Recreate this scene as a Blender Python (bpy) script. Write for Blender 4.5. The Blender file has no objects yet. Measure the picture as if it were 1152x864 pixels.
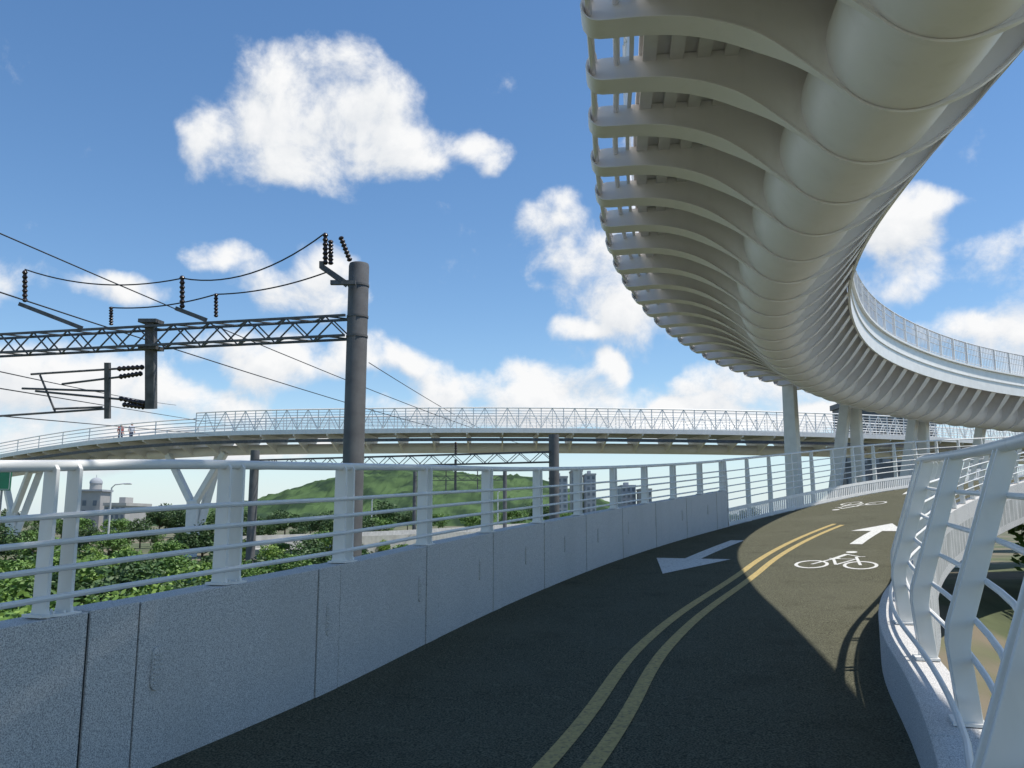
import bpy, bmesh, math, random
import numpy as np
from mathutils import Vector, Matrix, noise
random.seed(7)
R = math.radians
col = bpy.context.scene.collection
F = 960.0; TH = math.atan(153/960); CAMZ = 1.55
cT, sT = math.cos(TH), math.sin(TH)
def P(px, py, t):
    x = (px-576)/F; u = (432-py)/F
    return Vector((x*t, (cT-u*sT)*t, CAMZ+(sT+u*cT)*t))
def dep(v): return v.y*cT+(v.z-CAMZ)*sT

# ------------------------------------------------------------------ materials
def mat(name, c, rough=.6, c2=None, scale=4, detail=5, bump=0, bscale=60, metal=0, lo=.35, hi=.65, spec=.5):
    m = bpy.data.materials.new(name); m.use_nodes = True
    nt = m.node_tree; b = nt.nodes['Principled BSDF']
    b.inputs['Roughness'].default_value = rough; b.inputs['Metallic'].default_value = metal
    b.inputs['Specular IOR Level'].default_value = spec
    tc = nt.nodes.new('ShaderNodeTexCoord')
    if c2 is None: c2 = tuple(v*.8 for v in c)
    n = nt.nodes.new('ShaderNodeTexNoise'); n.inputs['Scale'].default_value = scale; n.inputs['Detail'].default_value = detail
    nt.links.new(tc.outputs['Object'], n.inputs['Vector'])
    r = nt.nodes.new('ShaderNodeValToRGB')
    r.color_ramp.elements[0].position = lo; r.color_ramp.elements[1].position = hi
    r.color_ramp.elements[0].color = (*c2, 1); r.color_ramp.elements[1].color = (*c, 1)
    nt.links.new(n.outputs['Fac'], r.inputs['Fac']); nt.links.new(r.outputs['Color'], b.inputs['Base Color'])
    if bump:
        n2 = nt.nodes.new('ShaderNodeTexNoise'); n2.inputs['Scale'].default_value = bscale; n2.inputs['Detail'].default_value = 4
        nt.links.new(tc.outputs['Object'], n2.inputs['Vector'])
        bp = nt.nodes.new('ShaderNodeBump'); bp.inputs['Strength'].default_value = bump; bp.inputs['Distance'].default_value = .02
        nt.links.new(n2.outputs['Fac'], bp.inputs['Height']); nt.links.new(bp.outputs['Normal'], b.inputs['Normal'])
    return m
def mixin(m, c, scale, lo, hi, fac=1.0, stretch=None):
    nt = m.node_tree; b = nt.nodes['Principled BSDF']
    src = b.inputs['Base Color'].links[0].from_socket
    tc = nt.nodes.new('ShaderNodeTexCoord'); n = nt.nodes.new('ShaderNodeTexNoise')
    n.inputs['Scale'].default_value = scale; n.inputs['Detail'].default_value = 5
    v = tc.outputs['Object']
    if stretch:
        mp = nt.nodes.new('ShaderNodeMapping'); mp.inputs['Scale'].default_value = stretch
        nt.links.new(v, mp.inputs['Vector']); v = mp.outputs['Vector']
    nt.links.new(v, n.inputs['Vector'])
    mr = nt.nodes.new('ShaderNodeMapRange'); mr.inputs['From Min'].default_value = lo; mr.inputs['From Max'].default_value = hi
    mr.inputs['To Max'].default_value = fac
    nt.links.new(n.outputs['Fac'], mr.inputs['Value'])
    mx = nt.nodes.new('ShaderNodeMix'); mx.data_type = 'RGBA'
    nt.links.new(mr.outputs['Result'], mx.inputs['Factor']); nt.links.new(src, mx.inputs['A']); mx.inputs['B'].default_value = (*c, 1)
    nt.links.new(mx.outputs['Result'], b.inputs['Base Color'])
    return m
M = {}
M['asphalt'] = mixin(mixin(mat('asphalt', (.180,.178,.125), .95, (.055,.055,.040), 75, 3, .6, 220, lo=.4, hi=.62, spec=.05), (.145,.143,.105), .6, .5, .75, .5), (.05,.05,.036), 1.7, .56, .75, .35)
M['granite'] = mixin(mat('granite', (.72,.70,.665), .75, (.29,.285,.28), 150, 5, .08, 200, lo=.38, hi=.58), (.42,.41,.38), 1.2, .5, .8, .4, (1,1,.35))
M['joint'] = mat('joint', (.05,.05,.05), .9)
M['white'] = mixin(mat('white_paint', (.82,.81,.78), .38, (.75,.74,.71), 3, 4), (.45,.42,.36), 5, .62, .85, .35, (1,1,.3))
M['cream'] = mixin(mat('cream_steel', (.86,.82,.81), .42, (.82,.78,.77), 1.5, 5), (.56,.50,.45), 3, .58, .85, .3, (1,1,.4))
M['deckplate'] = mat('deck_plate', (.72,.69,.68), .6, (.62,.59,.58), 2)
M['yellow'] = mixin(mat('yellow_paint', (.52,.39,.15), .85, (.40,.30,.11), 25, 5, .3, 200), (.13,.115,.08), 30, .52, .68, .7)
M['mark'] = mixin(mat('road_white', (.72,.72,.68), .8, (.56,.56,.53), 20, 5, .3, 200), (.16,.15,.12), 30, .55, .7, .7)
M['mast'] = mixin(mat('mast', (.135,.137,.14), .75, (.10,.10,.103), 3, 5), (.075,.075,.075), 2, .5, .8, .5, (1,1,.2))
M['darksteel'] = mat('dark_steel', (.13,.13,.13), .6, (.07,.07,.07), 6, metal=.1)
M['insul'] = mat('insulator_brown', (.035,.02,.018), .3, (.02,.012,.01), 5)
M['wire'] = mat('wire', (.03,.03,.03), .6)
M['leaf'] = mat('leaf', (.14,.25,.045), .6, (.06,.13,.025), 1.3, 4)
M['leaf2'] = mat('leaf_dark', (.07,.135,.035), .6, (.03,.065,.018), .8, 4)
M['leaf3'] = mat('leaf_light', (.24,.36,.06), .6, (.10,.19,.035), 1.5, 4)
M['bark'] = mat('bark', (.12,.09,.06), .9, (.06,.045,.03), 8)
M['ground'] = mixin(mat('ground_grass', (.115,.135,.060), .95, (.06,.075,.032), .35, 8, .6, 6), (.19,.155,.11), .12, .48, .60, .9)
M['hill'] = mixin(mat('hill_wood', (.075,.125,.050), .95, (.028,.052,.028), .06, 9, lo=.42, hi=.58, spec=.1), (.095,.15,.06), .012, .5, .7, .6)
M['paving'] = mat('paving', (.42,.38,.33), .85, (.33,.29,.25), 3, 5)
M['conc'] = mat('concrete', (.42,.42,.40), .85, (.32,.32,.30), 2, 5)
M['bldg'] = mat('building_wall', (.36,.38,.41), .8, (.31,.33,.36), .5)  # distance haze mixed into the pale blue-grey base colour
M['bldg2'] = mat('building_beige', (.40,.39,.37), .8, (.34,.33,.32), .5)  # beige greyed with painted distance haze
M['bdark'] = mat('building_dark', (.09,.10,.12), .5, (.07,.08,.09), .5)
M['glass'] = mat('window_glass', (.14,.17,.21), .3, (.10,.13,.16), 1)
M['green'] = mat('sign_green', (.02,.20,.10), .5, (.02,.16,.08), 2)
M['lampw'] = mat('lamp_white', (.7,.7,.7), .4)
M['skin'] = mat('skin', (.45,.28,.2), .6); M['hair'] = mat('hair', (.02,.015,.01), .6)
M['shirt1'] = mat('shirt_red', (.35,.10,.09), .8); M['shirt2'] = mat('shirt_pale', (.6,.6,.65), .8); M['trouser'] = mat('trousers', (.04,.05,.09), .8)

# ------------------------------------------------------------------ mesh builder
ORG = {}
class MB:
    def __init__(s): s.v = []; s.f = []
    def add(s, vs, fs):
        o = len(s.v); s.v += [Vector(v) for v in vs]; s.f += [tuple(i+o for i in f) for f in fs]; return s
    def box(s, c, ax, ay, az):
        c = Vector(c); ax, ay, az = Vector(ax), Vector(ay), Vector(az)
        vs = [c+ax*i+ay*j+az*k for i in (-1,1) for j in (-1,1) for k in (-1,1)]
        return s.add(vs, [(0,1,3,2),(4,6,7,5),(0,4,5,1),(2,3,7,6),(0,2,6,4),(1,5,7,3)])
    def bx(s, x0,x1,y0,y1,z0,z1):
        return s.box(((x0+x1)/2,(y0+y1)/2,(z0+z1)/2), ((x1-x0)/2,0,0),(0,(y1-y0)/2,0),(0,0,(z1-z0)/2))
    def beam(s, a, b, w, h, up=(0,0,1)):
        a, b = Vector(a), Vector(b); d = (b-a); L = d.length; d.normalize()
        up = Vector(up)
        if abs(d.dot(up)) > .98: up = Vector((0,1,0))
        r = d.cross(up).normalized(); u = r.cross(d)
        return s.box((a+b)/2, d*(L/2), r*(w/2), u*(h/2))
    def tube(s, pts, r, n=8, cap=True):
        pts = [Vector(p) for p in pts]; rr = r if isinstance(r, (list,tuple)) else [r]*len(pts)
        d0 = (pts[1]-pts[0]).normalized()
        up = Vector((0,0,1)) if abs(d0.z) < .9 else Vector((0,1,0))
        base = len(s.v)
        for i, p in enumerate(pts):
            d = (pts[min(i+1,len(pts)-1)]-pts[max(i-1,0)])
            d = d.normalized() if d.length > 1e-9 else d0
            a = d.cross(up)
            a = a.normalized() if a.length > 1e-6 else Vector((1,0,0))
            b = a.cross(d)
            for k in range(n):
                t = 2*math.pi*k/n; s.v.append(p+(a*math.cos(t)+b*math.sin(t))*rr[i])
        for i in range(len(pts)-1):
            for k in range(n):
                q = base+i*n
                s.f.append((q+k, q+(k+1)%n, q+n+(k+1)%n, q+n+k))
        if cap:
            s.f.append(tuple(base+k for k in range(n-1,-1,-1)))
            e = base+(len(pts)-1)*n; s.f.append(tuple(e+k for k in range(n)))
        return s
    def prism(s, poly, fn, a, b):
        n = len(poly)
        vs = [fn(u,v,a) for u,v in poly]+[fn(u,v,b) for u,v in poly]
        fs = [tuple(range(n-1,-1,-1)), tuple(range(n,2*n))]+[(i,(i+1)%n,n+(i+1)%n,n+i) for i in range(n)]
        return s.add(vs, fs)
    def sweep(s, prof, frames, fn, closed=True, caps=True):
        n = len(prof); base = len(s.v)
        for q in frames:
            for (l,u) in prof: s.v.append(Vector(fn(q,l,u)))
        m = n if closed else n-1
        for i in range(len(frames)-1):
            for k in range(m):
                a = base+i*n+k; b = base+i*n+(k+1)%n
                s.f.append((a,b,b+n,a+n))
        if closed and caps:
            s.f.append(tuple(base+k for k in range(n-1,-1,-1))); e = base+(len(frames)-1)*n; s.f.append(tuple(e+k for k in range(n)))
        return s
    def build(s, name, m, parent=None, smooth=False, bevel=0, fix=True):
        org = ORG.get(parent.name, Vector((0,0,0))) if parent else Vector((0,0,0))
        me = bpy.data.meshes.new(name); me.from_pydata([v-org for v in s.v], [], s.f); me.update()
        if fix:
            b = bmesh.new(); b.from_mesh(me); bmesh.ops.recalc_face_normals(b, faces=b.faces); b.to_mesh(me); b.free()
        if m: me.materials.append(m)
        o = bpy.data.objects.new(name, me); col.objects.link(o)
        if parent: o.parent = parent; ORG[o.name] = org
        if smooth:
            me.polygons.foreach_set('use_smooth', [True]*len(me.polygons))
            try:
                me.set_sharp_from_angle(angle=R(40))
            except Exception: pass
        if bevel:
            bm = o.modifiers.new('b', 'BEVEL'); bm.width = bevel; bm.segments = 2; bm.limit_method = 'ANGLE'
        return o
def tag(o, label=None, cat=None, group=None, kind=None):
    if label: o['label'] = label
    if cat: o['category'] = cat
    if group: o['group'] = group
    if kind: o['kind'] = kind
    return o
def thing(name, loc, label, cat, group=None, rz=0):
    o = bpy.data.objects.new(name, None); o.empty_display_size = .2; col.objects.link(o); o.location = loc; o.rotation_euler = (0,0,rz)
    ORG[o.name] = Vector(loc); return tag(o, label, cat, group)
def copy_tree(o, parent=None):
    c = o.copy(); col.objects.link(c)
    if parent: c.parent = parent
    for ch in [q for q in bpy.data.objects if q.parent == o]: copy_tree(ch, c)
    return c

# ------------------------------------------------------------------ curves
import bisect
class Curve:
    def __init__(s, pts):
        pts = [Vector(p) for p in pts]; out = []
        for i in range(len(pts)-1):
            p0 = pts[i-1] if i else pts[0]*2-pts[1]; p1, p2 = pts[i], pts[i+1]
            p3 = pts[i+2] if i+2 < len(pts) else p2*2-p1
            for k in range(24):
                t = k/24
                out.append(.5*((2*p1)+(p2-p0)*t+(2*p0-5*p1+4*p2-p3)*t*t+(-p0+3*p1-3*p2+p3)*t**3))
        out.append(pts[-1])
        for _ in range(60):
            out = [out[0]]+[(out[i-1]+2*out[i]+out[i+1])/4 for i in range(1,len(out)-1)]+[out[-1]]
        s.p = out; s.s = [0]
        for a, b in zip(out, out[1:]): s.s.append(s.s[-1]+math.hypot(b.x-a.x, b.y-a.y))
        s.L = s.s[-1]
    def pos(s, q):
        q = min(max(q, 0), s.L-1e-6); i = max(0, min(bisect.bisect_right(s.s, q)-1, len(s.p)-2))
        return s.p[i].lerp(s.p[i+1], (q-s.s[i])/max(s.s[i+1]-s.s[i],1e-9))
    def at(s, q):
        p = s.pos(q); a = s.pos(q+.4)-s.pos(q-.4); a.z = 0; a.normalize()
        return p, a, Vector((a.y, -a.x, 0))
    def sY(s, Y):
        for i, p in enumerate(s.p):
            if p.y >= Y: return s.s[i]
        return s.L
    def fn(s, q, l, u):
        p, a, r = s.at(q); return p+r*l+Vector((0,0,u))
def rng(a, b, step):
    n = max(1, int(round((b-a)/step))); return [a+(b-a)*i/n for i in range(n+1)]
def sstep(x): x = min(max(x,0),1); return x*x*(3-2*x)

PATH = Curve([(-5.6,-7,-.8),(-4.3,0,-.38),(-3.45,2.9,-.17),(-2.72,4.65,-.05),(-2.15,5.85,.04),(-1.5,7.6,.13),(-.8,9.9,.26),(.3,13.3,.44),(2.4,18.3,.78),(5.5,23.8,1.25),(10.0,29.6,1.95),(15.5,35,2.75),(22.5,39.8,3.45),(32,43.5,4.1),(46,46,4.8)])
def W(q):
    Y = PATH.at(q)[0].y
    return 4.26+.19*sstep((Y-3)/3)+1.05*sstep((Y-8)/9)
pf = PATH.fn
S0, S1 = 0, PATH.L
SWALL = PATH.sY(24.6)
def qproj(fn, px, lo, hi, n=1500):
    best=(1e9,lo)
    for i in range(n+1):
        q=lo+(hi-lo)*i/n; v=fn(q); d=dep(v)
        if d<1.5: continue
        e=abs(576+F*v.x/d-px)
        if e<best[0]: best=(e,q)
    return best[1]

# ------------------------------------------------------------------ path
mb = MB(); fr = rng(S0, S1, .5); n = 9
for q in fr:
    w = W(q)
    for k in range(n): mb.v.append(pf(q, w*k/(n-1), 0))
for i in range(len(fr)-1):
    for k in range(n-1):
        a = i*n+k; mb.f.append((a, a+1, a+n+1, a+n))
tag(mb.build('path', M['asphalt'], smooth=True), kind='structure')
mb = MB()
for q in fr:
    w = W(q)
    for l,u in ((-.2,-.02),(w+.3,-.02),(w+.3,-.7),(-.2,-.7)): mb.v.append(pf(q,l,u))
for i in range(len(fr)-1):
    for k in range(4):
        a=i*4+k; b=i*4+(k+1)%4; mb.f.append((a,b,b+4,a+4))
tag(mb.build('path_slab', M['conc']), kind='structure')

def strip(l0, l1, s0, s1, up, m, name, lf=lambda q: 0):
    mb = MB(); fr = rng(s0, s1, .3)
    for q in fr: mb.v += [pf(q, lf(q)+l0, up), pf(q, lf(q)+l1, up)]
    for i in range(len(fr)-1): mb.f.append((2*i,2*i+1,2*i+3,2*i+2))
    return tag(mb.build(name, m), kind='structure')
mid = lambda q: W(q)*.5+.12+.22*(1-sstep((PATH.at(q)[0].y-3)/7))
strip(-.21,-.09, S0, PATH.sY(25.4), .006, M['yellow'], 'yellow_line', mid)
strip(.07,.19, S0, PATH.sY(25.1), .006, M['yellow'], 'yellow_line', mid)
def mark(polys, s, l, name='road_marking', sc=1, flip=False):
    mb = MB()
    for poly in polys:
        b = len(mb.v)
        for (u,v) in poly:
            if flip: u, v = -u, -v
            mb.v.append(pf(s+v*sc, l+u*sc, .008))
        mb.f.append(tuple(range(b, b+len(poly))))
    return tag(mb.build(name, M['mark']), kind='structure')
ARROW = [[(-.09,0),(.09,0),(.09,.75),(-.09,.75)],[(-.09,.75),(.09,.75),(.09,1.5),(-.09,1.5)],[(-.09,1.5),(.09,1.5),(.09,2.2),(-.09,2.2)],[(-.42,2.2),(.42,2.2),(0,3.6)]]
def ring(cx, cy, r, w, sy=1.0, n=20, a0=0, a1=360):
    out = []
    for k in range(n):
        t0, t1 = R(a0+(a1-a0)*k/n), R(a0+(a1-a0)*(k+1)/n)
        out.append([(cx+r*math.cos(t0), cy+r*sy*math.sin(t0)),(cx+r*math.cos(t1), cy+r*sy*math.sin(t1)),(cx+(r-w)*math.cos(t1), cy+(r-w)*sy*math.sin(t1)),(cx+(r-w)*math.cos(t0), cy+(r-w)*sy*math.sin(t0))])
    return out
def seg(a, b, w=.055):
    a, b = Vector(a), Vector(b); d = (b-a).normalized(); nrm = Vector((-d.y, d.x))*w/2
    return [tuple(a+nrm), tuple(b+nrm), tuple(b-nrm), tuple(a-nrm)]
sy = 2.2
BIKE = ring(-.42,.7,.30,.06,sy)+ring(.42,.7,.30,.06,sy)+[seg((-.42,.7),(-.12,1.7)),seg((-.12,1.7),(.28,1.7)),seg((-.12,1.7),(.0,.7)),seg((0,.7),(.28,1.7)),seg((.42,.7),(.26,2.1)),seg((.26,2.1),(.42,2.2)),seg((-.2,1.75),(0,1.75),.12)]
BIKE += [seg((-.1,1.8),(.05,2.6),.1), seg((.05,2.55),(.32,2.15),.06)]+ring(.1,3.0,.11,.11,1.8,12)
def lane(Y, frac): s = PATH.sY(Y); return s, W(s)*frac
s, l = lane(21.6, .25); mark(ARROW, s, l+.05, sc=1.8, flip=True)
s, l = lane(21.2, .76); mark(ARROW, s, l, sc=1.45)
s, l = lane(17.4, .76); mark(BIKE, s-.4, l, sc=1.0)
s, l = lane(31.0, .27); mark(BIKE, s, l, sc=1.0, flip=True)
s, l = lane(35.5, .27); mark(ARROW, s, l, sc=1.0, flip=True)
s, l = lane(33.5, .75); mark(ARROW, s, l, sc=1.2)

# ------------------------------------------------------------------ granite parapet wall
Z3 = Vector((0,0,1))
wall = thing('parapet_wall', pf(SWALL*.4,-.12,0), 'long low parapet of speckled grey granite panels curving along the left edge of the path', 'wall')
WH = 1.03
fr = rng(S0, SWALL, .4)
MB().sweep([(-.235,-.9),(-.235,WH-.012),(-.012,WH-.012),(-.012,-.9)], fr, pf).build('wall_core', M['joint'], wall)
s5 = PATH.sY(5.15); q = s5-2.3*5; k = 0
edges = []
while q < SWALL-.3:
    a = max(q, S0)
    if q+.36 > S0+.2: edges.append((a, q+.36, 'pilaster'))
    if q+2.3 > S0+.3: edges.append((max(q+.36,S0), min(q+2.3, SWALL), 'wall_panel'))
    q += 2.3
for a, b, nm in edges:
    if b-a < .1: continue
    MB().sweep([(-.25,-.9),(-.25,WH),(0,WH),(0,0.0),(0,-.9)] if nm=='wall_panel' else [(-.26,-.9),(-.26,WH+.004),(.006,WH+.004),(.006,-.9)], rng(a+.008,b-.008,.35), pf).build(nm, M['granite'], wall, bevel=.006)
for k in range(-2, 12):
    q = s5+.52+1.95*k
    if q < S0+.2 or q > SWALL-.3: continue
    p, a, r = PATH.at(q); c = p+r*.006+Z3*.60
    fm = MB(); W_, H_ = .045, .12
    poly = [(W_*math.cos(t), (H_ if math.sin(t)>0 else -H_)*.75+ W_*math.sin(t)) for t in [2*math.pi*i/20+.01 for i in range(20)]]
    fm.prism(poly, lambda u,v,w: c+a*u+Z3*v+r*w, -.02, .008)
    f = fm.build('louvre_light', M['granite'], wall, bevel=.003)
    lm = MB()
    for j in range(7): lm.box(c+Z3*(-.09+.03*j)+r*.011, a*.033, r*.005, Z3*.006)
    lm.build('louvre', M['granite'], f)

# ------------------------------------------------------------------ left railing
lr = thing('white_railing', pf(SWALL*.4,-.12,WH), 'white steel railing of paired flat posts and round bars standing on the granite parapet', 'railing')
POSTH = .87
qs = [qproj(lambda s_: pf(s_,-.1,WH+.5), px, PATH.sY(3.5), SWALL-.05) for px in (67,258,387,478,548,605,650,690,725,757,787,812)]
for k in range(1,5): qs.append(qs[0]-1.75*k)
for q in qs:
    if q > S0+.1:
        for d in (-.075, .075):
            p, a, r = PATH.at(q+d)
            poly = [(-.175,WH),(-.025,WH),(-.04,WH+.05),(-.045,WH+POSTH-.03),(-.07,WH+POSTH),(-.13,WH+POSTH),(-.155,WH+POSTH-.03),(-.16,WH+.05)]
            MB().prism(poly, lambda u,v,w: p+r*u+Z3*v+a*w, -.012, .012).build('post', M['white'], lr, bevel=.003)
        p, a, r = PATH.at(q)
        bo = MB().box(p-r*.1+Z3*(WH+.009), a*.13, r*.08, Z3*.008)
        for i in (-1,1):
            for j in (-1,1): bo.tube([p-r*(.1+.055*i)+a*.035*j+Z3*(WH+.012), p-r*(.1+.055*i)+a*.035*j+Z3*(WH+.032)], .009, 6)
        bo.build('base_plate', M['white'], lr)
fr = rng(S0, SWALL, .35)
MB().tube([pf(q,-.10,WH+POSTH-.01) for q in fr], .035, 10).build('top_rail', M['white'], lr, True)
for hh in (.11,.27,.42,.57):
    MB().tube([pf(q,-.04,WH+hh) for q in fr], .018, 8).build('rail', M['white'], lr, True)

fl = thing('white_railing', pf(SWALL+8,-.1,0), 'tall white steel railing with slotted foot panel on the far left side of the path', 'railing')
q = SWALL+.1; SF1 = S1-.2
while q < SF1:
    p, a, r = PATH.at(q)
    poly = [(-.16,-.3),(-.02,-.3),(-.02,1.2),(-.05,1.9),(-.15,1.9),(-.16,1.2)]
    MB().prism(poly, lambda u,v,w: p+r*u+Z3*v+a*w, -.03, .03).build('post', M['white'], fl)
    q += 1.78
fr = rng(SWALL+.05, SF1, .5)
MB().tube([pf(q,-.10,1.90) for q in fr], .035, 8).build('top_rail', M['white'], fl, True)
for hh in (.75,.95,1.15,1.35,1.58):
    MB().tube([pf(q,-.02,hh) for q in fr], .018, 6).build('rail', M['white'], fl, True)
MB().sweep([(-.012,.02),(-.012,.12),(.0,.12),(.0,.02)], fr, pf).build('foot_panel', M['white'], fl)
MB().sweep([(-.012,.42),(-.012,.52),(.0,.52),(.0,.42)], fr, pf).build('foot_panel', M['white'], fl)
mbs = MB()
for q in rng(SWALL+.1, SF1, .16):
    p,a,r = PATH.at(q); mbs.box(p-r*.012+Z3*.27, a*.05, r*.004, Z3*.16)
mbs.build('slotted_panel', M['white'], fl)

# ------------------------------------------------------------------ right kerb and railing
def rf(q, l, u): return pf(q, W(q)+l, u)
KH = .40
kb = thing('granite_kerb', rf(SWALL*.5,.2,0), 'low speckled granite kerb wall under the leaning posts on the right edge of the path', 'kerb')
q = S0
while q < S1-.2:
    e = min(q+2.3, S1)
    MB().sweep([(0,-.9),(0,KH),(.30,KH),(.30,-.9)], rng(q+.005, e-.005, .4), rf).build('kerb_stone', M['granite'], kb, bevel=.008)
    q += 2.3
rr = thing('white_railing', rf(SWALL*.5,.3,.3), 'white steel railing with outward leaning flat posts on the right side of the path', 'railing')
qn = qproj(lambda s_: rf(s_,.20,1.0), 1076, PATH.sY(6.1), PATH.sY(14))
SP2=1.5
q = qn-SP2*6
while q < S1-.3:
    if q > S0+.2 and abs(q-(qn-SP2)) > .4:
        for d in (-.06,.06):
            p, a, r = PATH.at(min(q+d, S1)); w0 = W(q)
            poly = [(.17,KH),(.28,KH),(.245,.80),(.262,.90),(.55,1.83),(.53,1.87),(.455,1.87),(.145,.91),(.135,.81)]
            MB().prism(poly, lambda u,v,w: p+r*(w0+u)+Z3*v+a*w, -.013, .013).build('post', M['white'], rr, bevel=.004)
        p,a,r = PATH.at(q)
        MB().box(p+r*(W(q)+.21)+Z3*(KH+.009), a*.11, r*.08, Z3*.008).build('base_plate', M['white'], rr)
    q += SP2
fr = rng(S0, S1-.2, .35)
MB().tube([rf(q,.485,1.88) for q in fr], .036, 10).build('top_rail', M['white'], rr, True)
for l_, h_ in ((.12,.55),(.26,.74),(.285,.94),(.35,1.15),(.42,1.37),(.49,1.61)):
    MB().tube([rf(q,l_,h_) for q in fr], .017, 8).build('rail', M['white'], rr, True)

# ------------------------------------------------------------------ upper bridge
UZ = 7.55
UP = Curve([(-2.2,-16,UZ),(-.2,-6,UZ),(1.6,0,UZ),(3.05,5.2,UZ),(3.85,10.4,UZ),(4.2,13.5,UZ),(5.2,19,UZ),(7.3,25,UZ),(11.0,31.8,UZ),(16.5,38,UZ),(23,43,UZ),(32,47.8,UZ),(46,52.5,UZ)])  # unseen near end bent left to shade the parapet and foreground path
uf = UP.fn
ub = thing('cycle_bridge', uf(UP.L*.5,0,0), 'huge curving white cycle bridge overhead with a fat spine tube and rows of curved ribs', 'bridge')
TR = .84; TL = .76; TZ = -.64
HW = 2.85
SPC = 1.42; r0 = UP.sY(10.4)
q0 = r0-SPC*math.floor(r0/SPC); ribs = []
q = q0
while q < UP.L-.2: ribs.append(q); q += SPC
pts=[]; rad=[]
for q in ribs[:-1]:
    for f_, k_ in ((0,.99),(.25,.997),(.5,1.0),(.75,.997)):
        pts.append(uf(q+f_*SPC,TL,TZ)); rad.append(TR*k_)
MB().tube(pts, rad, 56).build('spine_tube', M['cream'], ub, True)
def bez(P0,P1,P2,P3,n):
    out=[]
    for k in range(n+1):
        t=k/n; b=((1-t)**3, 3*t*(1-t)**2, 3*t*t*(1-t), t**3)
        out.append((sum(b[i]*p[0] for i,p in enumerate((P0,P1,P2,P3))), sum(b[i]*p[1] for i,p in enumerate((P0,P1,P2,P3)))))
    return out
tip=-HW
lo_=[(tip+.20+.20*math.cos(math.pi/2+math.pi*k/8), .20*math.sin(math.pi/2+math.pi*k/8)) for k in range(9)]
RC=TR+.022
tA=R(222); cA=(TL+RC*math.cos(tA), TZ+RC*math.sin(tA))
lo_+=bez((tip+.4,-.20),(-1.45,-.15),(-.78,-.38),cA,22)
tB=R(294); cB=(TL+RC*math.cos(tB), TZ+RC*math.sin(tB))
co_=[(TL+RC*math.cos(tA+(tB-tA)*k/20), TZ+RC*math.sin(tA+(tB-tA)*k/20)) for k in range(1,20)]
ri_=bez(cB,(TL+.95,-1.25),(2.1,-.78),(2.60,-.08),14)
full=lo_+co_+ri_+[(2.60,.21),(tip+.3,.205)]
def loc3(u,v,w): return Vector((u, w, v))
rib = MB()
rib.prism(full, loc3, -.015, .015)
edge=lo_[1:]+co_+ri_
def nrm(i):
    a = Vector(edge[max(i-1,0)]); b = Vector(edge[min(i+1,len(edge)-1)]); d = (b-a).normalized(); return Vector((d.y,-d.x))
def wfac(i):
    x,z = edge[i]; dA = math.hypot(x-TL, z-TZ)-RC
    return .22+.78*sstep(dA/.85)
def ffn(i,l,u):
    n_ = nrm(i); return Vector((edge[i][0]+n_.x*u, l*wfac(i), edge[i][1]+n_.y*u))
# softly rounded lower flange (bulb section)
rib.sweep([(-.20,.0),(-.15,-.020),(-.07,-.032),(.07,-.032),(.15,-.020),(.20,.0),(.20,.016),(-.20,.016)], list(range(len(edge))), lambda i,l,u: ffn(i,l,-u if False else u))
rb_ = rib.build('rib', M['cream'], None, True); me_rib = rb_.data
bpy.data.objects.remove(rb_)
org = ORG[ub.name]
for i, q in enumerate(ribs):
    p, a, r = UP.at(q)
    o = bpy.data.objects.new('rib', me_rib); col.objects.link(o); o.parent = ub
    o.location = p-org; o.rotation_euler = (0,0,-math.atan2(a.x, a.y))
fr = rng(.2, UP.L-.2, .7)
MB().sweep([(-2.15,.22),(-2.15,.30),(2.6,.30),(2.6,.22)], fr, uf).build('deck_plate', M['deckplate'], ub)
l = -2.1; st = MB()
while l < 2.4:
    st.sweep([(l,.12),(l,.218),(l+.18,.218),(l+.18,.12)], fr, uf); l += .36
st.build('stringers', M['deckplate'], ub)
for l in (-HW+.08, -2.45):
    MB().tube([uf(q,l,.0 if l < -2.6 else .12) for q in fr], .045, 8).build('edge_tube', M['cream'], ub, True)
MB().sweep([(2.62,-.10),(2.62,.85),(2.68,.85),(2.68,-.10)], fr, uf).build('fascia', M['white'], ub)
MB().sweep([(2.56,.86),(2.56,.93),(2.78,.93),(2.78,.86)], fr, uf).build('fascia_cap', M['white'], ub)
MB().sweep([(2.685,.40),(2.685,.44),(2.72,.44),(2.72,.40)], fr, uf).build('fascia_trim', M['white'], ub)
MB().sweep([(-2.28,.15),(-2.28,.95),(-2.22,.95),(-2.22,.15)], fr, uf).build('fascia', M['white'], ub)
for l, zb, zt in ((2.67,.93,1.95),(-2.25,.95,1.75)):
    for hh, r_ in ((zt,.035),(zt-.25,.015),(zt-.5,.015),(zb+.12,.015)):
        MB().tube([uf(q,l,hh) for q in fr], r_, 6).build('fence_rail', M['lampw'], ub, True)
    bars = MB()
    for q in rng(.3, UP.L-.3, .16):
        if UP.at(q)[0].y < (18 if l > 0 else 9): continue
        a_ = uf(q,l,zb); bars.beam(a_, a_+Z3*(zt-zb), .018, .018)
    bars.build('fence_bars', M['lampw'], ub)
    q = .5
    while q < UP.L-.3:
        p,a,r = UP.at(q)
        MB().box(p+r*l+Z3*((zb+zt)/2-.02), a*.02, r*.05, Z3*((zt-zb)/2+.01)).build('fence_post', M['white'], ub); q += 1.45
def gz(x, y):
    pts = PATH.p; i = min(range(0,len(pts),6), key=lambda k: (pts[k].x-x)**2+(pts[k].y-y)**2)
    p, a, r = PATH.at(PATH.s[i]); d = (Vector((x,y,0))-Vector((p.x,p.y,0))).dot(r)
    return -.9-1.5*sstep((d-3)/4)
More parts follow.
